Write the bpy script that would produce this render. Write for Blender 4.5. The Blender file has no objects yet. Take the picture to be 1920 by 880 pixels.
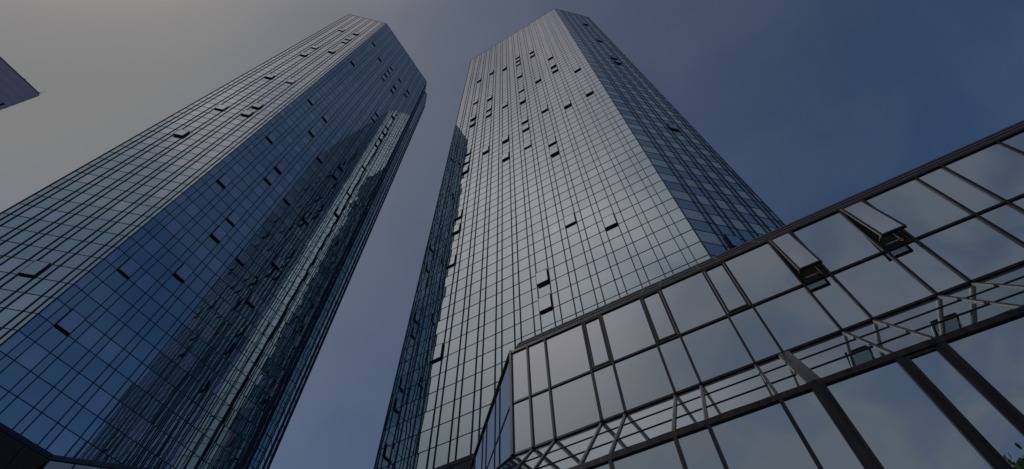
import bpy, math, random
import numpy as np
from mathutils import Vector, Matrix

random.seed(11)
rng = np.random.default_rng(7)
SC = bpy.context.scene
COL = SC.collection
EYE = 1.6                                   # eye height above the pavement

# ------------------------------------------------------------------ camera
A0 = math.radians(-58.34671579)             # bearing of the facade axis "a"; axis "b" is 90 degrees clockwise of it
EA = np.array([math.sin(A0), math.cos(A0)])
EB = np.array([math.sin(A0 + math.pi / 2), math.cos(A0 + math.pi / 2)])
def W(a, b, z):
    p = a * EA + b * EB
    return (p[0], p[1], z + EYE)

F_PX, PITCH, ROLL, CX, CY = 919.44, math.radians(62.22146523), math.radians(0.31138458), 940.0036, 346.3831
R0 = np.array([1, 0, 0.]); FW = np.array([0, math.cos(PITCH), math.sin(PITCH)]); U0 = np.array([0, -math.sin(PITCH), math.cos(PITCH)])
RT = math.cos(ROLL) * R0 + math.sin(ROLL) * U0
UP = -math.sin(ROLL) * R0 + math.cos(ROLL) * U0
cam = bpy.data.cameras.new('camera')
cam.sensor_width = 36.0
cam.lens = 36.0 * F_PX / 1920.0
cam.shift_x = (960 - CX) / 1920.0
cam.shift_y = -(440 - CY) / 1920.0
cam.clip_start = 0.05
cam.clip_end = 6000
co = bpy.data.objects.new('camera', cam); COL.objects.link(co)
co.matrix_world = Matrix(((RT[0], UP[0], -FW[0], 0), (RT[1], UP[1], -FW[1], 0), (RT[2], UP[2], -FW[2], EYE), (0, 0, 0, 1)))
SC.camera = co
def project(p):
    x = np.array(p) - np.array([0, 0, EYE])
    d = x @ FW
    return CX + F_PX * (x @ RT) / d, CY - F_PX * (x @ UP) / d, d

# ------------------------------------------------------------------ sky, sun, exposure
SUN_AZ, SUN_EL = math.radians(-97.0), math.radians(44.0)
SUN_DIR = Vector((math.sin(SUN_AZ) * math.cos(SUN_EL), math.cos(SUN_AZ) * math.cos(SUN_EL), math.sin(SUN_EL)))
world = bpy.data.worlds.new('World'); SC.world = world
world.use_nodes = True
nt = world.node_tree; nt.nodes.clear()
def N(t, **kw):
    n = nt.nodes.new(t)
    for k, v in kw.items(): setattr(n, k, v)
    return n
L = nt.links.new
out = N('ShaderNodeOutputWorld'); bg = N('ShaderNodeBackground')
sky = N('ShaderNodeTexSky', sky_type='NISHITA', sun_disc=False)
sky.sun_elevation = SUN_EL
sky.sun_rotation = SUN_AZ
sky.altitude = 100; sky.air_density = 1.0; sky.dust_density = 0.2; sky.ozone_density = 3.0
geo = N('ShaderNodeTexCoord'); DIR = geo.outputs['Generated']
def val(op, a, b=None, clamp=False):
    n = N('ShaderNodeMath', operation=op, use_clamp=clamp)
    for i, x in enumerate((a, b)):
        if x is None: continue
        if isinstance(x, (int, float)): n.inputs[i].default_value = x
        else: L(x, n.inputs[i])
    return n.outputs[0]
def angle_from(v):
    """angle in units of 180 degrees between the viewing direction and v"""
    n = N('ShaderNodeVectorMath', operation='NORMALIZE'); L(DIR, n.inputs[0])
    d = N('ShaderNodeVectorMath', operation='DOT_PRODUCT'); L(n.outputs[0], d.inputs[0]); d.inputs[1].default_value = v
    return val('DIVIDE', val('ARCCOSINE', val('MINIMUM', d.outputs['Value'], 0.99999)), math.pi)
def ramp(x, stops):
    r = N('ShaderNodeValToRGB'); r.color_ramp.interpolation = 'B_SPLINE' if False else 'LINEAR'
    e = r.color_ramp.elements
    while len(e) < len(stops): e.new(0.5)
    for el, (p, v) in zip(e, stops): el.position = p; el.color = (v, v, v, 1)
    L(x, r.inputs[0]); return r.outputs[0]
def direction(az, el):
    az, el = math.radians(az), math.radians(el)
    return (math.sin(az) * math.cos(el), math.cos(az) * math.cos(el), math.sin(el))
# thin summer haze: white round the sun, gone at right angles to it
k_haze = ramp(angle_from(tuple(SUN_DIR)), [(0, 1), (21 / 180, 1), (30 / 180, .74), (43 / 180, .44), (58 / 180, .22), (70 / 180, .14), (84 / 180, .03), (96 / 180, 0)])
# wisps of high cloud, mostly in the southern half behind the viewer
sep = N('ShaderNodeSeparateXYZ'); L(DIR, sep.inputs[0])
den = val('ADD', val('MAXIMUM', sep.outputs['Z'], 0.0), 0.35)
cmb = N('ShaderNodeCombineXYZ'); L(val('DIVIDE', sep.outputs['X'], den), cmb.inputs[0]); L(val('DIVIDE', sep.outputs['Y'], den), cmb.inputs[1])
no = N('ShaderNodeTexNoise'); no.inputs['Scale'].default_value = 4.6; no.inputs['Detail'].default_value = 5.0; no.inputs['Roughness'].default_value = 0.5; no.inputs['Distortion'].default_value = 0.6
L(cmb.outputs[0], no.inputs['Vector'])
cl = ramp(no.outputs['Fac'], [(0.0, 0.0), (0.40, 0.0), (0.48, 0.35), (0.56, 0.85), (0.68, 1.0)])
south = ramp(angle_from(direction(-162, 26)), [(0, 1), (32 / 180, .9), (58 / 180, .2), (80 / 180, .08), (1, 0.08)])
base_cloud = ramp(angle_from(direction(-162, 26)), [(0, .24), (28 / 180, .22), (50 / 180, .06), (62 / 180, 0), (1, 0)])
k_cloud = val('ADD', val('MULTIPLY', val('MULTIPLY', cl, south), 0.72), base_cloud)
tintn = N('ShaderNodeMix', data_type='RGBA', blend_type='MULTIPLY'); tintn.inputs['Factor'].default_value = 1.0
L(sky.outputs['Color'], tintn.inputs[6]); tintn.inputs[7].default_value = (0.86, 1.0, 1.13, 1)
mx = N('ShaderNodeMix', data_type='RGBA'); L(k_haze, mx.inputs['Factor'])
mx.inputs[7].default_value = (4.60, 4.62, 4.66, 1)          # sunlit haze
mc = N('ShaderNodeMix', data_type='RGBA'); L(k_cloud, mc.inputs['Factor']); L(tintn.outputs[2], mc.inputs[6]); mc.inputs[7].default_value = (4.7, 4.9, 5.4, 1)     # cloud
L(mc.outputs[2], mx.inputs[6])
# warm glow added to the unseen sky behind left, brightening and neutralising tower reflections
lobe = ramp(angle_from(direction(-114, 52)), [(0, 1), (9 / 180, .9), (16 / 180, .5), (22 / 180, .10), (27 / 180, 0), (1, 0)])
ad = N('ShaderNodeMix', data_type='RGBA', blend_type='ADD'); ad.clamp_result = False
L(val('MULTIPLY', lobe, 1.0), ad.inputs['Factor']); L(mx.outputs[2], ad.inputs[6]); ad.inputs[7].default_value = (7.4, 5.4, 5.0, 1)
lobe2 = ramp(angle_from(direction(-142, 67)), [(0, 1), (9 / 180, .95), (16 / 180, .6), (22 / 180, .15), (27 / 180, 0), (1, 0)])  # second added glow, higher up, to brighten the upper tower reflections
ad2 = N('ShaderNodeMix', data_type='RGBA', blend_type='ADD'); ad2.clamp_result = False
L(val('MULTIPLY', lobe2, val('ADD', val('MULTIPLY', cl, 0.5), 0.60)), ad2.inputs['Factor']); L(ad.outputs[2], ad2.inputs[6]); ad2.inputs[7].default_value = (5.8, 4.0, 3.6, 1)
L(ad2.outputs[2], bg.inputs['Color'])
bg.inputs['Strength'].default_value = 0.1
L(bg.outputs[0], out.inputs[0])

sl = bpy.data.lights.new('sun', 'SUN'); sl.energy = 3.0; sl.angle = math.radians(0.5); sl.color = (1.0, 0.95, 0.87)
so = bpy.data.objects.new('sun', sl); COL.objects.link(so)
so.rotation_euler = SUN_DIR.to_track_quat('Z', 'Y').to_euler()
so.location = (-60, -20, 200)
SC.view_settings.view_transform = 'Standard'
SC.view_settings.look = 'None'
SC.view_settings.gamma = 1.0
SC.view_settings.use_curve_mapping = False
SC.view_settings.exposure = -1.1
SC.cycles.max_bounces = 10
SC.cycles.glossy_bounces = 8

# ------------------------------------------------------------------ materials
def mat(name, base, rough=0.5, metal=0.0, spec=0.5):
    m = bpy.data.materials.new(name); m.use_nodes = True
    p = m.node_tree.nodes['Principled BSDF']
    p.inputs['Base Color'].default_value = (*base, 1)
    p.inputs['Roughness'].default_value = rough
    p.inputs['Metallic'].default_value = metal
    p.inputs['Specular IOR Level'].default_value = spec
    return m, p
def glass(name, tint, bump=0.02, scale=0.35, blind=None):
    """solar-control glazing: a mirror-like coated pane with the slight waviness of toughened glass"""
    m, p = mat(name, tint, 0.0, 1.0)
    t = m.node_tree
    tc = t.nodes.new('ShaderNodeTexCoord'); no = t.nodes.new('ShaderNodeTexNoise'); bu = t.nodes.new('ShaderNodeBump')
    no.inputs['Scale'].default_value = scale; no.inputs['Detail'].default_value = 1.0
    bu.inputs['Strength'].default_value = 1.0; bu.inputs['Distance'].default_value = bump
    t.links.new(tc.outputs['Object'], no.inputs['Vector'])
    t.links.new(no.outputs['Fac'], bu.inputs['Height'])
    t.links.new(bu.outputs['Normal'], p.inputs['Normal'])
    if blind:                                # pale blinds drawn behind the coated glass
        di = t.nodes.new('ShaderNodeBsdfDiffuse'); di.inputs['Color'].default_value = (*blind, 1)
        ad = t.nodes.new('ShaderNodeAddShader'); mo = t.nodes['Material Output']
        t.links.new(p.outputs[0], ad.inputs[0]); t.links.new(di.outputs[0], ad.inputs[1]); t.links.new(ad.outputs[0], mo.inputs['Surface'])
    return m
G_VIS = glass('glass_vision', (0.395, 0.525, 0.585), 0.006)
G_LIL = glass('glass_lilac', (0.42, 0.53, 0.62), 0.006, blind=(0.060, 0.042, 0.065))
G_SPA = glass('glass_spandrel', (0.375, 0.51, 0.575), 0.004)
G_NAR = glass('glass_narrow', (0.385, 0.52, 0.58), 0.004)
G_POD = glass('glass_annex', (0.46, 0.54, 0.60), 0.002, 0.5)
G_SIDE = glass('glass_annex_band', (0.44, 0.57, 0.61), 0.006, 0.6, blind=(0.004, 0.006, 0.007))
G_BLI = glass('glass_pale_blind', (0.38, 0.53, 0.58), 0.004, blind=(0.17, 0.165, 0.115))
G_SASH = glass('glass_open_sash', (0.40, 0.48, 0.54), 0.002, 0.5)      # the same coated pane with clear sky on both sides
t = G_SASH.node_tree; tr = t.nodes.new('ShaderNodeBsdfTransparent'); tr.inputs['Color'].default_value = (0.34, 0.42, 0.43, 1)
ad = t.nodes.new('ShaderNodeAddShader'); t.links.new(t.nodes['Principled BSDF'].outputs[0], ad.inputs[0]); t.links.new(tr.outputs[0], ad.inputs[1]); t.links.new(ad.outputs[0], t.nodes['Material Output'].inputs['Surface'])
G_WING = glass('glass_wing', (0.20, 0.27, 0.30), 0.006)
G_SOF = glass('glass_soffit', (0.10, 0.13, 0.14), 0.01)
GLASS = [G_VIS, G_LIL, G_SPA, G_NAR, G_BLI]
M_FRAME, _ = mat('frame_dark_anodised', (0.022, 0.033, 0.070), 0.5, 0.4, 0.3)
M_BRONZE, pb = mat('frame_bronze', (0.022, 0.020, 0.028), 0.34, 0.6)
t = M_BRONZE.node_tree                      # weathering: faint streaks running down the metal
tc = t.nodes.new('ShaderNodeTexCoord'); mp = t.nodes.new('ShaderNodeMapping'); no = t.nodes.new('ShaderNodeTexNoise'); cr = t.nodes.new('ShaderNodeValToRGB')
mp.inputs['Scale'].default_value = (5, 5, 0.6); no.inputs['Scale'].default_value = 2.0; no.inputs['Detail'].default_value = 5
cr.color_ramp.elements[0].position = 0.35; cr.color_ramp.elements[0].color = (0.007, 0.007, 0.010, 1)
cr.color_ramp.elements[1].position = 0.7; cr.color_ramp.elements[1].color = (0.022, 0.021, 0.029, 1)
t.links.new(tc.outputs['Object'], mp.inputs[0]); t.links.new(mp.outputs[0], no.inputs['Vector']); t.links.new(no.outputs['Fac'], cr.inputs[0]); t.links.new(cr.outputs[0], pb.inputs['Base Color'])
M_BLACK, _ = mat('dark_interior', (0.010, 0.011, 0.013), 0.8)
M_ROOM, _ = mat('room_behind_window', (0.12, 0.135, 0.135), 0.8)
M_ALU, _ = mat('light_aluminium', (0.22, 0.22, 0.22), 0.4, 0.3)
M_ROOF, _ = mat('dark_roof_metal', (0.012, 0.012, 0.015), 0.5, 0.2)
M_CAP, _ = mat('parapet_metal', (0.10, 0.11, 0.13), 0.4, 0.7)

# ------------------------------------------------------------------ helpers
def tag(o, label=None, cat=None, group=None, kind=None):
    if label: o['label'] = label
    if cat: o['category'] = cat
    if group: o['group'] = group
    if kind: o['kind'] = kind
    return o
def empty(name, loc, label, cat, group=None):
    o = bpy.data.objects.new(name, None); COL.objects.link(o)
    o.location = loc; o.empty_display_size = 0.5
    return tag(o, label, cat, group)
class MB:
    def __init__(s): s.v = []; s.f = []; s.m = []
    def quad(s, pts, m=0):
        i = len(s.v); s.v += [tuple(p) for p in pts]; s.f.append(tuple(range(i, i + len(pts)))); s.m.append(m)
    def hexa(s, p, m=0):
        """p: eight points, bottom ring of four then top ring of four"""
        i = len(s.v); s.v += [tuple(q) for q in p]
        for f in ((0, 3, 2, 1), (4, 5, 6, 7), (0, 1, 5, 4), (1, 2, 6, 5), (2, 3, 7, 6), (3, 0, 4, 7)):
            s.f.append(tuple(i + k for k in f)); s.m.append(m)
    def build(s, name, mats, parent=None, smooth=False, fix=True):
        me = bpy.data.meshes.new(name); 
        off = np.array(parent.matrix_world.translation) if False else None
        v = s.v
        if parent is not None:
            l = root_loc(parent); v = [(x - l[0], y - l[1], z - l[2]) for x, y, z in v]
        me.from_pydata(v, [], s.f)
        for m in (mats if isinstance(mats, list) else [mats]): me.materials.append(m)
        me.polygons.foreach_set('material_index', s.m)
        if smooth: me.polygons.foreach_set('use_smooth', [True] * len(s.f))
        me.update()
        o = bpy.data.objects.new(name, me); COL.objects.link(o)
        if parent is not None: o.parent = parent
        return o
def root_loc(o):
    l = Vector((0, 0, 0))
    while o is not None:
        l = l + o.location; o = o.parent
    return l

class Face:
    """vertical wall plane: origin at plan point p (a,b), running s along d, outward normal n"""
    def __init__(s, p, q, inside):
        s.p = np.array(p, float); d = np.array(q, float) - s.p; s.L = float(np.hypot(*d)); s.d = d / s.L
        n = np.array([s.d[1], -s.d[0]])
        if n @ (np.array(inside) - s.p) > 0: n = -n
        s.n = n
    def P(s, u, z, o=0.0):
        q = s.p + s.d * u + s.n * o
        return W(q[0], q[1], z)
    def box(s, mb, u0, u1, z0, z1, o0, o1, m=0):
        P = s.P
        mb.hexa([P(u0, z0, o0), P(u1, z0, o0), P(u1, z0, o1), P(u0, z0, o1), P(u0, z1, o0), P(u1, z1, o0), P(u1, z1, o1), P(u0, z1, o1)], m)
    def pane(s, u0, u1, z0, z1, o=0.0, t=0.0):
        e = [o + x for x in rng.normal(0, t, 4)] if t else [o] * 4
        # keep it planar: tilt about two axes
        e[2] = e[1] + e[3] - e[0]
        return [s.P(u0, z0, e[0]), s.P(u1, z0, e[1]), s.P(u1, z1, e[2]), s.P(u0, z1, e[3])]
    def facing(s):   # camera on the outer side?
        return (-s.p) @ s.n > 0

# ------------------------------------------------------------------ ground
g = MB(); S = 3000
g.quad([(-S, -S, 0), (S, -S, 0), (S, S, 0), (-S, S, 0)])
m_ground, pg = mat('paving', (0.12, 0.115, 0.11), 0.85)
t = m_ground.node_tree
br = t.nodes.new('ShaderNodeTexBrick'); tc = t.nodes.new('ShaderNodeTexCoord')
br.inputs['Color1'].default_value = (0.13, 0.125, 0.12, 1); br.inputs['Color2'].default_value = (0.10, 0.098, 0.095, 1)
br.inputs['Mortar'].default_value = (0.05, 0.05, 0.05, 1); br.inputs['Scale'].default_value = 1.2
t.links.new(tc.outputs['Object'], br.inputs['Vector']); t.links.new(br.outputs['Color'], pg.inputs['Base Color'])
tag(g.build('ground', m_ground), kind='structure')

# ------------------------------------------------------------------ the twin towers
Z0, ROW, NROW, ZTOP = 21.22, 1.7255, 76, 153.4
PITCHW, NARROW = 1.885, 0.62
ANNEX_POLY = [(-1e4, 1400), (880, 895), (957, 662), (1040, 615), (1163, 555), (1330, 485), (1465, 420), (1680, 327), (1920, 222), (1e4, -3000), (1e4, 1400)]
def behind_annex(x, y):
    for (x0, y0), (x1, y1) in zip(ANNEX_POLY[1:-2], ANNEX_POLY[2:-1]):
        if x0 <= x < x1: return y > y0 + (y1 - y0) * (x - x0) / (x1 - x0)
    return False
def in_frame(x, y): return -30 < x < 1950 and -30 < y < 910

def bays(L_, c0):
    """mullion positions along a face whose first narrow strip is centred at c0"""
    e = [0.0]; kinds = []
    k = 0
    while True:
        c = c0 + PITCHW * k
        if c + NARROW / 2 > L_ - 0.12: break
        if c - NARROW / 2 - e[-1] > 0.1:
            kinds.append(('wide', k - 1)); e.append(c - NARROW / 2)
        kinds.append(('narrow', k)); e.append(c + NARROW / 2)
        k += 1
    if L_ - e[-1] > 0.05:
        kinds.append(('wide', k - 1)); e.append(L_)
    return e, kinds

def open_window(F, u0, u1, z0, z1, ang, parent, gm):
    """sash pushed out parallel to the wall, in front of the dark opening it leaves"""
    mb = MB()
    # reveal: four jambs and the dark room behind
    d = 0.30
    for pts in ([F.P(u0, z0, -d), F.P(u1, z0, -d), F.P(u1, z1, -d), F.P(u0, z1, -d)],
                [F.P(u0, z0, 0), F.P(u1, z0, 0), F.P(u1, z0, -d), F.P(u0, z0, -d)],
                [F.P(u0, z1, 0), F.P(u1, z1, 0), F.P(u1, z1, -d), F.P(u0, z1, -d)],
                [F.P(u0, z0, 0), F.P(u0, z1, 0), F.P(u0, z1, -d), F.P(u0, z0, -d)],
                [F.P(u1, z0, 0), F.P(u1, z1, 0), F.P(u1, z1, -d), F.P(u1, z0, -d)]):
        mb.quad(pts)
    h = z1 - z0; sa, ca = math.sin(ang), math.cos(ang); out = random.uniform(0.15, 0.25)
    def S(u, w, o):       # w: distance down from the hinge, o: off the sash plane
        return F.P(u, z1 - w * ca + o * sa, out + w * sa + o * ca)
    def bar(ua, ub, wa, wb, oa, ob):
        mb.hexa([S(ua, wb, oa), S(ub, wb, oa), S(ub, wb, ob), S(ua, wb, ob), S(ua, wa, oa), S(ub, wa, oa), S(ub, wa, ob), S(ua, wa, ob)])
    f, th = 0.045, 0.10
    bar(u0, u1, 0, f, -th, 0.02); bar(u0, u1, h - f, h, -th, 0.02)
    bar(u0, u0 + f, f, h - f, -th, 0.018); bar(u1 - f, u1, f, h - f, -th, 0.018)
    o = mb.build('open_window', [M_BLACK], parent)
    p = MB(); p.quad([S(u0 + f, h - f, 0.008), S(u1 - f, h - f, 0.008), S(u1 - f, f, 0.008), S(u0 + f, f, 0.008)])
    p.quad([S(u0 + f, h - f, -0.02), S(u1 - f, h - f, -0.02), S(u1 - f, f, -0.02), S(u0 + f, f, -0.02)], 1)
    p.build('pane', [gm, G_VIS], o)
    return o

def tower(poly, faces, label, p_lil):
    """poly: plan (a,b); faces: {edge index: (first narrow centre, set of open (bay,row))}"""
    c = np.mean(np.array(poly), axis=0)
    root = empty('glass_tower', W(c[0], c[1], -EYE), label, 'skyscraper')
    cand = []; mi_open = {9: G_LIL} if 9 in faces else {11: G_SPA}
    n = len(poly)
    for i in range(n):
        p, q = poly[i], poly[(i + 1) % n]
        F = Face(p, q, inside_point(poly, i))
        c0, opens = faces.get(i, (None, set()))
        if c0 is None: c0 = (F.L - PITCHW * (int((F.L - 0.7) / PITCHW))) / 2 if F.L > 2.2 else (0.45 if F.L > 1.4 else F.L)
        e, kinds = bays(F.L, c0)
        fr = MB()
        for j, u in enumerate(e):
            w = 0.035 if 0 < j < len(e) - 1 else 0.04
            F.box(fr, max(u - w, 0.0) if j else 0.0, min(u + w, F.L) if j < len(e) - 1 else F.L, Z0 - 0.1, ZTOP - 0.25, -0.05, 0.075)
        for r in range(NROW + 1):
            z = Z0 + ROW * r
            F.box(fr, 0.003, F.L - 0.003, z - 0.025, z + 0.025, -0.05, 0.025)
        F.box(fr, 0.002, F.L - 0.002, Z0 - 0.34, Z0 - 0.05, -0.08, 0.09)
        fr.build('facade_frame', M_FRAME, root)
        vis = F.facing()
        for r in range(NROW + 1):
            z0 = Z0 + ROW * r; z1 = min(z0 + ROW, ZTOP - 0.1)
            for j, (kind, k) in enumerate(kinds):
                u0, u1 = e[j], e[j + 1]
                if kind == 'wide' and (k, r) in opens:
                    open_window(F, u0 + 0.03, u1 - 0.03, z0 + 0.02, z1 - 0.03, math.radians(random.uniform(0.0, 0.5)), root, mi_open.get(i, G_NAR))
                    continue
                if kind == 'narrow': mi = 3
                elif r % 2 == 0: mi = (4 if p_lil.get(i, 0) > 0.9 else 1) if random.random() < p_lil.get(i, 0.6) else 0
                else: mi = 2
                pts = F.pane(u0, u1, z0, z1, 0.0, 0.0016)
                area = 0
                if vis:
                    pr = [project(x) for x in pts]
                    if all(x[2] > 0.1 for x in pr):
                        mx, my = np.mean([x[0] for x in pr]), np.mean([x[1] for x in pr])
                        if in_frame(mx, my) and not behind_annex(mx, my):
                            area = abs(sum(pr[a][0] * pr[(a + 1) % 4][1] - pr[(a + 1) % 4][0] * pr[a][1] for a in range(4))) / 2
                cand.append((area, pts, mi))
    cand.sort(key=lambda t: -t[0])
    for area, pts, mi in cand[:100]:
        b = MB(); b.quad(pts); b.build('glass_pane', GLASS[mi], root)
    b = MB()
    for area, pts, mi in cand[100:]: b.quad(pts, mi)
    tag(b.build('glass_pane', GLASS, root), kind='stuff')
    # roof slab, parapet cap
    b = MB()
    b.quad([W(x, y, ZTOP - 0.6) for x, y in poly])
    b.build('roof', M_ROOF, root)
    b = MB()
    for i in range(n):
        F = Face(poly[i], poly[(i + 1) % n], inside_point(poly, i))
        F.box(b, 0, F.L, ZTOP - 0.22, ZTOP, -0.3, 0.03)
    b.build('parapet', M_CAP, root)
    return root
def inside_point(poly, i):
    """a point just inside edge i (even-odd test)"""
    p, q = np.array(poly[i], float), np.array(poly[(i + 1) % len(poly)], float)
    m = (p + q) / 2; d = (q - p) / np.hypot(*(q - p)); nn = np.array([d[1], -d[0]])
    for s in (1, -1):
        x, y = m + nn * s * 0.05
        c = False
        for k in range(len(poly)):
            (x0, y0), (x1, y1) = poly[k], poly[(k + 1) % len(poly)]
            if (y0 > y) != (y1 > y) and x < (x1 - x0) * (y - y0) / (y1 - y0) + x0: c = not c
        if c: return (x, y)
    return tuple(m)

L_POLY = [(43.38, 3.87), (51.3, -4.05), (74, -4.05), (80, 2), (80, 25.3), (74, 31.3), (48.8, 31.3), (45.7, 28.2), (45.7, 27.12), (43.38, 24.8)]
L1_OPEN = {(1, 6), (1, 28), (1, 30), (1, 38), (1, 52), (1, 58), (1, 60), (1, 64), (3, 22), (3, 28), (3, 38), (3, 48), (3, 52), (3, 64)}
L2_OPEN = {(0, 4), (0, 8), (0, 18), (0, 26), (0, 36), (0, 52), (0, 64), (2, 10), (2, 14), (2, 16), (2, 22), (2, 24), (2, 32), (2, 36), (2, 62), (4, 14), (4, 22), (4, 30), (4, 58), (4, 60), (4, 62), (4, 64), (6, 12), (6, 16), (6, 22), (6, 30), (6, 32), (6, 46), (6, 48), (6, 58), (6, 60), (6, 64), (8, 26), (8, 30), (8, 36), (8, 42), (8, 44), (8, 46), (8, 48), (8, 52), (8, 62), (8, 64)}
# the L2 face runs from the last vertex back to the first, so its bays count from the far end
L2_OPEN = {(9 - k, r) for k, r in L2_OPEN}
tw_l = tower(L_POLY, {0: (0.78, L1_OPEN), 9: (20.93 - 1.02 - 10 * PITCHW, L2_OPEN), 8: (0.45, set()), 7: (1.08, set()), 6: (0.5, set())},
             'tall blue mirrored tower standing left of the gap of sky, its windows lilac and blue', {0: 0.45})

R_POLY = [(-1.87, 26.4), (27.6, 26.4), (29.2, 28.0), (28.85, 28.35), (29.45, 28.95), (29.8, 28.6), (33.9, 32.7), (33.9, 58), (26, 66.5), (-3, 66.5), (-9.4, 60.1), (-9.4, 33.93)]
R1_OPEN = {(0, 30), (0, 38), (2, 10), (2, 30), (2, 42), (2, 44), (2, 48), (4, 12), (4, 22), (4, 24), (4, 32), (4, 42), (4, 54), (4, 56), (6, 6), (6, 8), (6, 26), (6, 30), (6, 32), (6, 38), (6, 42), (6, 48), (6, 54), (6, 56), (6, 58), (8, 26), (8, 30), (8, 40), (8, 56), (10, 30), (10, 40), (10, 42), (10, 46), (10, 58), (12, 6), (12, 14), (12, 18), (12, 20), (12, 28), (12, 30), (12, 32), (12, 40), (12, 42), (12, 48), (12, 58)}
R2_OPEN = {(1, 6), (3, 22), (3, 42), (3, 44), (3, 54), (3, 66)}
R2_OPEN = {(4 - k, r) for k, r in R2_OPEN}
tw_r = tower(R_POLY, {0: (1.35, R1_OPEN), 11: (10.65 - 0.42 - 5 * PITCHW, R2_OPEN), 1: (1.1, set()), 5: (1.0, set())},
             'tall silvery mirrored tower behind the glass annex, open windows dotting its pale side', {0: 0.0, 11: 0.97})

def undercroft(poly, inset, zb, root):
    """glazed soffit leaning in under the tower's first row, on a dark core that stands on the ground"""
    c = np.mean(np.array(poly), axis=0); b = MB(); fr = MB(); core = MB()
    n = len(poly)
    def shrink(p): 
        d = np.array(p) - c; return tuple(c + d * (1 - inset / np.hypot(*d)))
    lo = [shrink(p) for p in poly]
    for i in range(n):
        j = (i + 1) % n
        p0, p1, q0, q1 = poly[i], poly[j], lo[i], lo[j]
        L_ = math.hypot(p1[0] - p0[0], p1[1] - p0[1]); k = max(1, round(L_ / PITCHW))
        rows = 3
        def at(s, t):
            x0 = (p0[0] + (p1[0] - p0[0]) * s, p0[1] + (p1[1] - p0[1]) * s); x1 = (q0[0] + (q1[0] - q0[0]) * s, q0[1] + (q1[1] - q0[1]) * s)
            return np.array(W(x0[0] + (x1[0] - x0[0]) * t, x0[1] + (x1[1] - x0[1]) * t, Z0 - 0.34 + (zb - Z0 + 0.34) * t))
        for a in range(k):
            for r in range(rows):
                b.quad([at(a / k, r / rows), at((a + 1) / k, r / rows), at((a + 1) / k, (r + 1) / rows), at(a / k, (r + 1) / rows)], 0)
        nrm = np.cross(at(1, 0) - at(0, 0), at(0, 1) - at(0, 0)); nrm = nrm / np.linalg.norm(nrm)
        if nrm[2] > 0: nrm = -nrm
        def strip(A, B, w):
            dirv = (B - A) / np.linalg.norm(B - A); sd = np.cross(dirv, nrm) * w
            fr.hexa([A - sd, A + sd, B + sd, B - sd, A - sd + nrm * 0.05, A + sd + nrm * 0.05, B + sd + nrm * 0.05, B - sd + nrm * 0.05])
        for a in range(k + 1): strip(at(a / k, 0), at(a / k, 1), 0.04)
        for r in range(1, rows): strip(at(0, r / rows) + nrm * 0.004, at(1, r / rows) + nrm * 0.004, 0.035)
        core.quad([W(*q0, -EYE), W(*q1, -EYE), W(*q1, zb), W(*q0, zb)])
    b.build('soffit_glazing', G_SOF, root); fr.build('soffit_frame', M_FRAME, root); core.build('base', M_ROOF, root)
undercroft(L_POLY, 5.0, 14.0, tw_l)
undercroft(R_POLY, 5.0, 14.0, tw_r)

# ------------------------------------------------------------------ the annex in front: mirrored wall, sloped glass band, lower wall
AB, AZT, AZM, AZB = 10.2, 11.05, 9.24, 7.76
LB, LZ = 8.4, 5.65
CORNER = (5.94, AB)
AEND = -32.0
annex = empty('glass_annex', W(0, 12, -EYE), 'low glass annex with brown frames before the silvery tower, two upper windows propped open', 'office building')
mull = [5.31, 4.69]
cn = 3.11
while cn > AEND + 1: mull += [cn + 0.31, cn - 0.31]; cn -= 1.872
edges = [5.94] + mull
FA = Face(CORNER, (AEND, AB), (0, 14)); FL = Face((6.68, LB), (AEND, LB), (0, 14))
SIDE_END = (21.0, AB + 21.0 - 5.94)
FS = Face(CORNER, SIDE_END, (0, 14))
FLS = Face((6.68, LB), (21.7, LB + 21.7 - 6.68), (0, 14))
ua = lambda a: 5.94 - a
open_bays = [3, 4]        # which narrow bays of the upper row stand open, counted from the pair at a = 3.11
OPEN_C = [3.11 - 1.872 * 3, 3.11 - 1.872 * 4]
FRAMED_C = [3.11, 3.11 - 1.872, 3.11 - 1.872 * 2]
def is_narrow(i): return i >= 2 and i % 2 == 0
def bronze(F, name, *a, off=(-0.05, 0.07), mb=None):
    b = MB(); F.box(b, *a, *off); return b.build(name, M_ROOF if name == 'coping' else M_BRONZE, annex)
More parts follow.
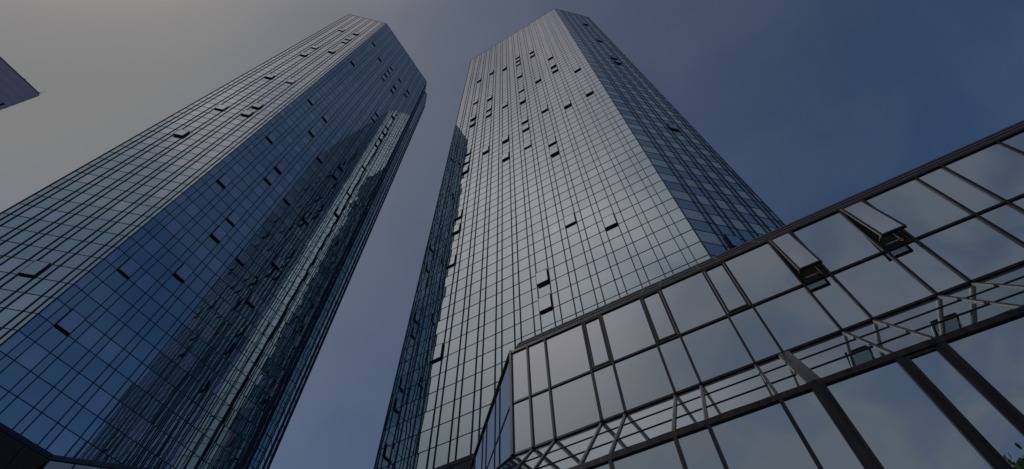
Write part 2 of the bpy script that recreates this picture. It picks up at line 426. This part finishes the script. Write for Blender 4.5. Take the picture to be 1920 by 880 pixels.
# mullions of the upper wall
for i, a in enumerate(edges):
    if i == 0: bronze(FA, 'mullion', 0, 0.075, AZB - 0.02, AZT + 0.1, off=(-0.05, 0.06))
    else: bronze(FA, 'mullion', ua(a) - 0.027, ua(a) + 0.027, AZB - 0.02, AZT + 0.02, off=(-0.05, 0.055))
bronze(FA, 'transom', 0.003, FA.L, AZM - 0.027, AZM + 0.027, off=(-0.05, 0.036))
bronze(FA, 'transom', 0.003, FA.L, AZB - 0.045, AZB + 0.01, off=(-0.05, 0.032))
bronze(FA, 'coping', 0, FA.L, AZT - 0.02, AZT + 0.06, off=(-0.2, 0.05))
def pane(F, u0, u1, z0, z1, m=G_POD, t=0.0010, name='glass_pane'):
    b = MB(); b.quad(F.pane(u0, u1, z0, z1, 0.0, t)); return b.build(name, m, annex)
def sash(F, u0, u1, z0, z1, ang):
    h = z1 - z0; sa, ca = math.sin(ang), math.cos(ang)
    mb = MB()
    def S(u, w, o): return F.P(u, z1 - w * ca + o * sa, 0.075 + w * sa + o * ca)
    def bar(B, ua_, ub_, wa, wb, oa, ob, m=0):
        B.hexa([S(ua_, wb, oa), S(ub_, wb, oa), S(ub_, wb, ob), S(ua_, wb, ob), S(ua_, wa, oa), S(ub_, wa, oa), S(ub_, wa, ob), S(ua_, wa, ob)], m)
    f, th = 0.05, 0.055
    bar(mb, u0, u1, 0, f, -th, 0.012); bar(mb, u0, u1, h - f, h, -th, 0.012)
    bar(mb, u0, u0 + f, f, h - f, -th, 0.010); bar(mb, u1 - f, u1, f, h - f, -th, 0.010)
    # the lit aluminium edge on the left side, and the weather seal strip
    bar(mb, u0 - 0.012, u0 - 0.001, 0.01, h - 0.01, -0.03, 0.0, 1)
    # recess
    d = 0.45
    for pts in ([F.P(u0, z0, -d), F.P(u1, z0, -d), F.P(u1, z1, -d), F.P(u0, z1, -d)],
                [F.P(u0, z0, 0), F.P(u1, z0, 0), F.P(u1, z0, -d), F.P(u0, z0, -d)],
                [F.P(u0, z1, 0), F.P(u1, z1, 0), F.P(u1, z1, -d), F.P(u0, z1, -d)],
                [F.P(u0, z0, 0), F.P(u0, z1, 0), F.P(u0, z1, -d), F.P(u0, z0, -d)],
                [F.P(u1, z0, 0), F.P(u1, z1, 0), F.P(u1, z1, -d), F.P(u1, z0, -d)]): mb.quad(pts, 2)
    # inner frame, drive bar
    F.box(mb, u0, u0 + 0.045, z0, z1, -0.10, 0.02); F.box(mb, u1 - 0.045, u1, z0, z1, -0.10, 0.02)
    F.box(mb, u0 + 0.045, u1 - 0.045, z0, z0 + 0.05, -0.10, 0.02)
    F.box(mb, u0 + 0.06, u1 - 0.06, z0 + 0.16, z0 + 0.185, -0.06, -0.035, 1)
    o = mb.build('open_window', [M_BRONZE, M_ALU, M_ROOM], annex)
    p = MB(); p.quad([S(u0 + f, h - f, 0), S(u1 - f, h - f, 0), S(u1 - f, f, 0), S(u0 + f, f, 0)])
    p.build('pane', G_SASH, o)
    arm = MB()
    for u in (u0 + 0.03, u1 - 0.04):
        q0 = np.array(F.P(u, z0 + 0.30, 0.0)); q1 = np.array(S(u, h - 0.12, -0.055)); e = np.array(F.P(u + 0.012, z0 + 0.30, 0.0)) - q0
        v = np.array([0, 0, 0.02])
        arm.hexa([q0, q0 + e, q1 + e, q1, q0 + v, q0 + e + v, q1 + e + v, q1 + v])
    arm.build('stay_arm', M_ALU, o)
for i in range(len(edges)):
    u0 = ua(edges[i]); u1 = ua(edges[i + 1]) if i + 1 < len(edges) else FA.L
    pane(FA, u0, u1, AZB, AZM)
    c = (edges[i] + (edges[i + 1] if i + 1 < len(edges) else AEND)) / 2
    if any(abs(c - q) < 0.1 for q in OPEN_C):
        sash(FA, u0 + 0.045, u1 - 0.045, AZM + 0.045, AZT - 0.04, math.radians(11.5))
        continue
    pane(FA, u0, u1, AZM, AZT)
    if any(abs(c - q) < 0.1 for q in FRAMED_C):
        b = MB(); x0, x1, y0, y1 = u0 + 0.042, u1 - 0.042, AZM + 0.044, AZT - 0.034; f = 0.05
        FA.box(b, x0, x0 + f, y0, y1, -0.02, 0.045); FA.box(b, x1 - f, x1, y0, y1, -0.02, 0.045)
        FA.box(b, x0 + f, x1 - f, y0, y0 + f, -0.02, 0.043); FA.box(b, x0 + f, x1 - f, y1 - f, y1, -0.02, 0.043)
        b.build('sash_frame', M_BRONZE, annex)
# side wall
ss = [0.0, 1.32, 1.94]
while ss[-1] < FS.L - 2: ss += [ss[-1] + 1.26, ss[-1] + 1.88]
ss.append(FS.L)
for i, u in enumerate(ss[1:-1]): bronze(FS, 'mullion', u - 0.036, u + 0.036, AZB, AZT + 0.02, off=(-0.05, 0.016))
bronze(FS, 'transom', 0.003, FS.L, AZM - 0.034, AZM + 0.034, off=(-0.05, 0.013))
bronze(FS, 'transom', 0.003, FS.L, AZB - 0.045, AZB + 0.01, off=(-0.05, 0.032))
bronze(FS, 'coping', 0.004, FS.L, AZT - 0.02, AZT + 0.06, off=(-0.2, 0.05))
for u0, u1 in zip(ss[:-1], ss[1:]):
    pane(FS, u0, u1, AZB, AZM); pane(FS, u0, u1, AZM, AZT)

# sloped band: a plane between the upper wall's foot and the lower wall's head
def slope_strip(mb, A, B, nrm, w, h0, h1, m=0):
    A, B = np.array(A), np.array(B); dv = (B - A) / np.linalg.norm(B - A); sd = np.cross(dv, nrm) * w
    mb.hexa([A - sd + nrm * h0, A + sd + nrm * h0, B + sd + nrm * h0, B - sd + nrm * h0, A - sd + nrm * h1, A + sd + nrm * h1, B + sd + nrm * h1, B - sd + nrm * h1], m)
nf = np.array(W(0, -math.sin(math.radians(49.5)), math.cos(math.radians(49.5)))) - np.array([0, 0, EYE])
BT, BBm = AZB - 0.05, LZ
def band(P_top, P_bot, n, us, name_top_u):
    """P_top(u), P_bot(u): matching points of the band's upper and lower edge; us: rafter positions"""
    def at(u, t): return np.array(P_top(u)) * (1 - t) + np.array(P_bot(u)) * t
    for k, u in enumerate(us):
        if name_top_u.get(k) == 'skip': continue
        b = MB(); thick = name_top_u.get(k) == 'thick'
        w = 0.11 if thick else 0.026
        slope_strip(b, at(u, 0.0), at(u, 1.0), n, w, -0.04, 0.028 if not thick else 0.05)
        if thick: slope_strip(b, at(u, 0.0), at(u, 1.0), n, 0.02, 0.05, 0.06)
        sd = np.cross((at(u, 1) - at(u, 0)) / np.linalg.norm(at(u, 1) - at(u, 0)), n)
        b2 = MB()
        for (t0, t1) in ((0.03, 0.30), (0.36, 0.62), (0.69, 0.97)):  # pale strip left in pieces; the gaps stand in for purlin shadows
            slope_strip(b, at(u, t0) + sd * (w + 0.009) * LSIGN, at(u, t1) + sd * (w + 0.009) * LSIGN, n, 0.008, 0.0, 0.028, 1)
        b.build('rafter', [M_BRONZE, M_ALU], annex)
    for t in (1 / 3, 2 / 3):
        b = MB(); slope_strip(b, at(us[0], t), at(us[-1], t), n, 0.014, -0.04, 0.015); b.build('purlin', M_BRONZE, annex)
    for u0, u1 in zip(us[:-1], us[1:]):
        for r in range(3):
            b = MB(); b.quad([at(u0, r / 3), at(u1, r / 3), at(u1, (r + 1) / 3), at(u0, (r + 1) / 3)]); b.build('sloped_pane', G_SIDE, annex)
LSIGN = 1
def front_top(a): return W(a, AB, BT)
def front_bot(a): return W(a + (6.68 - 5.94) * (1 if a > 5.93 else 0), LB, LZ)
fl = {}
rl = edges + [AEND]
for k, a in enumerate(rl):
    if abs(a + 0.945) < 0.1: fl[k] = 'thick'
band(front_top, front_bot, nf, rl, fl)
DS = 2 ** -.5
ns = np.array(W(DS * math.sin(math.radians(49.5)), -DS * math.sin(math.radians(49.5)), math.cos(math.radians(49.5)))) - np.array([0, 0, EYE])
def side_top(u): q = FS.p + FS.d * u; return W(q[0], q[1], BT)
def side_bot(u):
    q = FS.p + FS.d * (u if u > 0.01 else -0.745 + 0.0) + FS.n * 1.8
    return W(6.68, LB, LZ) if u < 0.01 else W(q[0], q[1], LZ)
LSIGN = -1
band(side_top, side_bot, ns, ss, {0: 'skip'})

# lower wall with its heavy head beam
bronze(FL, 'head_beam', 0, FL.L, LZ - 0.085, LZ + 0.02, off=(-0.1, 0.05))
bronze(FLS, 'head_beam', 0.003, FLS.L, LZ - 0.085, LZ + 0.018, off=(-0.1, 0.048))
ul = lambda a: 6.68 - a
low = [a for a in rl[1:-1]]
prev = 0.0
for a in low:
    thick = abs(a + 0.945) < 0.1
    w = 0.11 if thick else (0.055 if a < -1.5 else 0.034)
    b = MB(); FL.box(b, ul(a) - w, ul(a) + w, -EYE, LZ - 0.085, -0.1, 0.045)
    if thick: FL.box(b, ul(a) - 0.045, ul(a) + 0.045, -EYE, LZ - 0.085, 0.045, 0.07)
    b.build('mullion', M_BRONZE, annex)
    b = MB(); b.quad(FL.pane(prev, ul(a), 2.0, LZ - 0.05, 0, 0.0006)); b.build('glass_pane', G_POD, annex)
    b = MB(); b.quad(FL.pane(prev, ul(a), -EYE, 2.0, 0, 0.0006)); b.build('glass_pane', G_POD, annex)
    if abs((prev + ul(a)) / 2 - ul(-2.52)) < 0.15:
        b = MB(); x0, x1, y0, y1 = prev + 0.065, ul(a) - 0.065, 2.05, LZ - 0.09; f = 0.055
        FL.box(b, x0, x0 + f, y0, y1, -0.02, 0.03); FL.box(b, x1 - f, x1, y0, y1, -0.02, 0.03)
        FL.box(b, x0 + f, x1 - f, y0, y0 + f, -0.02, 0.028); FL.box(b, x0 + f, x1 - f, y1 - f, y1, -0.02, 0.028)
        b.build('sash_frame', M_BRONZE, annex)
    prev = ul(a)
bronze(FL, 'transom', 0.003, FL.L, 1.96, 2.04, off=(-0.05, 0.06))
b = MB(); b.quad(FLS.pane(0, FLS.L, -EYE, LZ - 0.1)); b.build('glass_pane', G_POD, annex)
# glazed roof slope above the coping: dark sheets between light rafters
b = MB(); RD = 2.0; RZ = AZT + 0.05; rise = math.tan(math.radians(52))
p0 = W(5.9, AB + 0.05, RZ); p1 = W(AEND, AB + 0.05, RZ); p2 = W(AEND, AB + RD, RZ + rise * (RD - 0.05)); p3 = W(5.9 + RD * 0.414, AB + RD, RZ + rise * (RD - 0.05))
b.quad([p0, p1, p2, p3])
q2 = W(21, AB + 21 - 5.94 + 0.05, RZ); q3 = W(21 - RD * 0.0, AB + 21 - 5.94 + RD * 1.414, RZ + rise * (RD - 0.05))
b.quad([p0, p3, q3, q2])
b.quad([p2, p3, q3, W(AEND, 26, RZ + rise * (RD - 0.05))])
b.build('roof', M_ROOF, annex)
for k, a in enumerate(rl[1:-1]):
    if a < -2.5: continue
    b = MB(); A_ = np.array(W(a, AB + 0.05, RZ)); B_ = np.array(W(a, AB + RD, RZ + rise * (RD - 0.05)))
    slope_strip(b, A_, B_, nf, 0.02, -0.01, 0.012)
    sd = np.cross((B_ - A_) / np.linalg.norm(B_ - A_), nf)
    for t0, t1 in ((0.02, 0.42), (0.5, 0.95)):
        slope_strip(b, A_ + (B_ - A_) * t0 - sd * 0.03, A_ + (B_ - A_) * t1 - sd * 0.03, nf, 0.007, -0.01, 0.010, 1)
    b.build('roof_rafter', [M_ROOF, M_ALU], annex)
for t in (0.2, 0.45, 0.72):
    b = MB(); A_ = np.array(W(5.9 + 0.414 * RD * t, AB + 0.05 + RD * t, RZ + rise * RD * t)); B_ = np.array(W(AEND, AB + 0.05 + RD * t, RZ + rise * RD * t))
    slope_strip(b, A_, B_, nf, 0.03, -0.01, 0.02); b.build('roof_purlin', M_ROOF, annex)

# ------------------------------------------------------------------ wing at the foot of the left tower
WP = [(43.38, 11.5), (38.6, 16.28), (38.6, 27.0), (43.38, 27.0)]
wing = empty('entrance_wing', W(41, 20, -EYE), 'dark glazed corner of a low wing at the foot of the blue tower', 'building wing')
for i in range(3):
    F = Face(WP[i], WP[i + 1], (41.5, 20))
    fr = MB(); gl = MB(); k = max(1, round(F.L / PITCHW)); zs = [-EYE] + [Z0 - 0.34 - ROW * q for q in range(12, -1, -1)]
    for q in range(k + 1): F.box(fr, max(F.L * q / k - 0.04, 0), min(F.L * q / k + 0.04, F.L), -EYE, Z0 - 0.4, -0.05, 0.05)
    for z in zs[1:]: F.box(fr, 0.002, F.L - 0.002, z - 0.03, z + 0.03, -0.05, 0.03)
    F.box(fr, 0, F.L, Z0 - 0.34, Z0 - 0.02, -0.2, 0.10)
    for q in range(k):
        for z0, z1 in zip(zs[:-1], zs[1:]): gl.quad(F.pane(F.L * q / k, F.L * (q + 1) / k, z0, z1, 0, 0.001))
    fr.build('facade_frame', M_FRAME, wing); gl.build('facade_glazing', G_WING, wing)
b = MB(); b.quad([W(x, y, Z0 - 0.1) for x, y in WP]); b.build('roof', M_ROOF, wing)

# ------------------------------------------------------------------ far tower at the left edge
ft = empty('office_tower', W(200, -70, -EYE), 'distant purple grey tower seen against the bright sky at the left edge', 'skyscraper')
m_ft, pf = mat('far_tower_cladding', (0.37, 0.31, 0.42), 0.6, 0.0)
m_fj, _ = mat('far_tower_joint', (0.33, 0.30, 0.38), 0.6)
FA0, FB0, FZ, FC = 184.5, -44.2, 185.2, 0.7
fp = [(FA0, -92), (FA0, FB0 - FC)]
fp += [(FA0 + FC - FC * math.cos(x), FB0 - FC + FC * math.sin(x)) for x in (math.radians(22.5), math.radians(45), math.radians(67.5))]
fp += [(FA0 + FC, FB0), (FA0 + 40, FB0 - 14), (FA0 + 40, -92)]
bw = MB(); rib = MB(); win = MB()
for i in range(len(fp)):
    F = Face(fp[i], fp[(i + 1) % len(fp)], (FA0 + 20, -70))
    bw.quad([F.P(0, -EYE), F.P(F.L, -EYE), F.P(F.L, FZ), F.P(0, FZ)])
    for r in range(1, 50): F.box(rib, 0.0, F.L, FZ - 3.6 * r - 0.08, FZ - 3.6 * r + 0.08, -0.1, 0.06)
    if F.L > 10:
        for u in np.arange(2.4, F.L - 1, 4.8): F.box(rib, u - 0.05, u + 0.05, -EYE, FZ, -0.1, 0.04)
bw.quad([W(x, y, FZ) for x, y in fp])
bw.build('wall', m_ft, ft); rib.build('cladding_joint', m_fj, ft)
F = Face(fp[0], fp[1], (FA0 + 20, -70))
for bb, zt in ((-45.7, 171.2), (-47.1, 170.4), (-48.5, 169.6)):
    b = MB(); F.box(b, bb + 92 - 0.35, bb + 92 + 0.35, 140.0, zt, -0.3, 0.07); b.build('window_slot', M_BLACK, ft)
b = MB(); F.box(b, 0, F.L + 0.2, FZ, FZ + 0.5, -0.4, 0.1); b.build('parapet', M_CAP, ft)
for u, h in ((F.L - 0.2, 3.4), (F.L - 6.6, 1.8)):
    b = MB(); F.box(b, u - 0.045, u + 0.045, FZ + 0.5, FZ + 0.5 + h, -0.5, -0.4); F.box(b, u - 0.5, u + 0.5, FZ + 1.0, FZ + 1.12, -0.49, -0.37); b.build('mast', M_CAP, ft)

# ------------------------------------------------------------------ tree behind the viewer, mirrored in the lower wall
def make_tree(a, b_, height, crown_r, label, seed):
    r = random.Random(seed)
    root = empty('street_tree', W(a, b_, -EYE), label, 'tree')
    m_bark, _ = mat('bark', (0.09, 0.07, 0.05), 0.9)
    m_leaf, pl = mat('leaves', (0.07, 0.13, 0.025), 0.55)
    t = m_leaf.node_tree; oi = t.nodes.new('ShaderNodeTexNoise'); oi.inputs['Scale'].default_value = 0.9; cr = t.nodes.new('ShaderNodeValToRGB')
    tcn = t.nodes.new('ShaderNodeTexCoord'); t.links.new(tcn.outputs['Object'], oi.inputs['Vector']); t.links.new(oi.outputs['Fac'], cr.inputs[0])
    cr.color_ramp.elements[0].position = 0.35; cr.color_ramp.elements[0].color = (0.09, 0.18, 0.03, 1)
    cr.color_ramp.elements[1].position = 0.65; cr.color_ramp.elements[1].color = (0.21, 0.30, 0.05, 1)
    t.links.new(cr.outputs[0], pl.inputs['Base Color'])
    base = np.array(W(a, b_, -EYE)); wood = MB(); lf = MB()
    def tube(p, q, r0, r1):
        p, q = np.array(p), np.array(q); d = (q - p) / np.linalg.norm(q - p)
        x = np.cross(d, [0.3, 0.9, 0.1]); x /= np.linalg.norm(x); y = np.cross(d, x)
        i = len(wood.v); k = 6
        for c, rr in ((p, r0), (q, r1)):
            for j in range(k): wood.v.append(tuple(c + rr * (x * math.cos(j * 2 * math.pi / k) + y * math.sin(j * 2 * math.pi / k))))
        for j in range(k): wood.f.append((i + j, i + (j + 1) % k, i + k + (j + 1) % k, i + k + j)); wood.m.append(0)
    def leaves(p, n, spread, size):
        for _ in range(n):
            c = np.array(p) + np.array([r.gauss(0, spread) for _ in range(3)])
            u = np.array([r.gauss(0, 1) for _ in range(3)]); u /= np.linalg.norm(u)
            v = np.cross(u, [r.gauss(0, 1), r.gauss(0, 1), r.gauss(0, 1)]); v /= np.linalg.norm(v); w = np.cross(u, v)
            s_ = size * r.uniform(0.7, 1.3)
            lf.quad([c - u * s_, c - u * s_ * 0.3 + v * s_ * 0.45, c + u * s_ * 0.5 + v * s_ * 0.35, c + u * s_, c + u * s_ * 0.5 - v * s_ * 0.35, c - u * s_ * 0.3 - v * s_ * 0.45])
    top = base + np.array([0, 0, height])
    trunk = [base, base + np.array([0.05, 0.02, height * 0.32]), base + np.array([-0.05, 0.1, height * 0.62]), top]
    for (p, q, r0, r1) in zip(trunk[:-1], trunk[1:], (0.20, 0.15, 0.09), (0.15, 0.09, 0.02)): tube(p, q, r0, r1)
    leaves(top, 14, 0.16, 0.12)
    for j in range(60):
        tt = r.uniform(0.36, 0.98); p = base + (top - base) * tt
        az = j * 2.4 + r.uniform(-.3, .3); reach = crown_r * (1.0 - 0.75 * max(0, tt - 0.45) / 0.55) * r.uniform(0.6, 1.1)
        q = p + np.array([math.cos(az) * reach, math.sin(az) * reach, reach * r.uniform(0.35, 0.85)])
        q[2] = min(q[2], top[2] - 0.05)
        mid = (p + q) / 2 + np.array([0, 0, 0.12]); tube(p, mid, 0.045, 0.025); tube(mid, q, 0.025, 0.006)
        for f in np.linspace(0.35, 1.0, 7):
            c = p + (q - p) * f; leaves(c, 16, 0.24, 0.115)
            if r.random() < 0.6:
                e = c + np.array([r.gauss(0, .35), r.gauss(0, .35), r.uniform(0.05, .45)]); e[2] = min(e[2], top[2] - 0.02); tube(c, e, 0.01, 0.004); leaves(e, 11, 0.16, 0.11)
    wood.build('trunk', m_bark, root); lf.build('crown', m_leaf, root)
    return root
TB = -6.0                                     # plan line of the trees; their mirror image stands at 2 * 8.4 - TB
v = 2 * LB - TB
TREE_TOP = 0.462 * v + EYE - 0.42
make_tree(-0.305 * v, TB, TREE_TOP, 2.8, 'leafy green street tree behind the viewer, its top mirrored in the lower glass wall', 5)
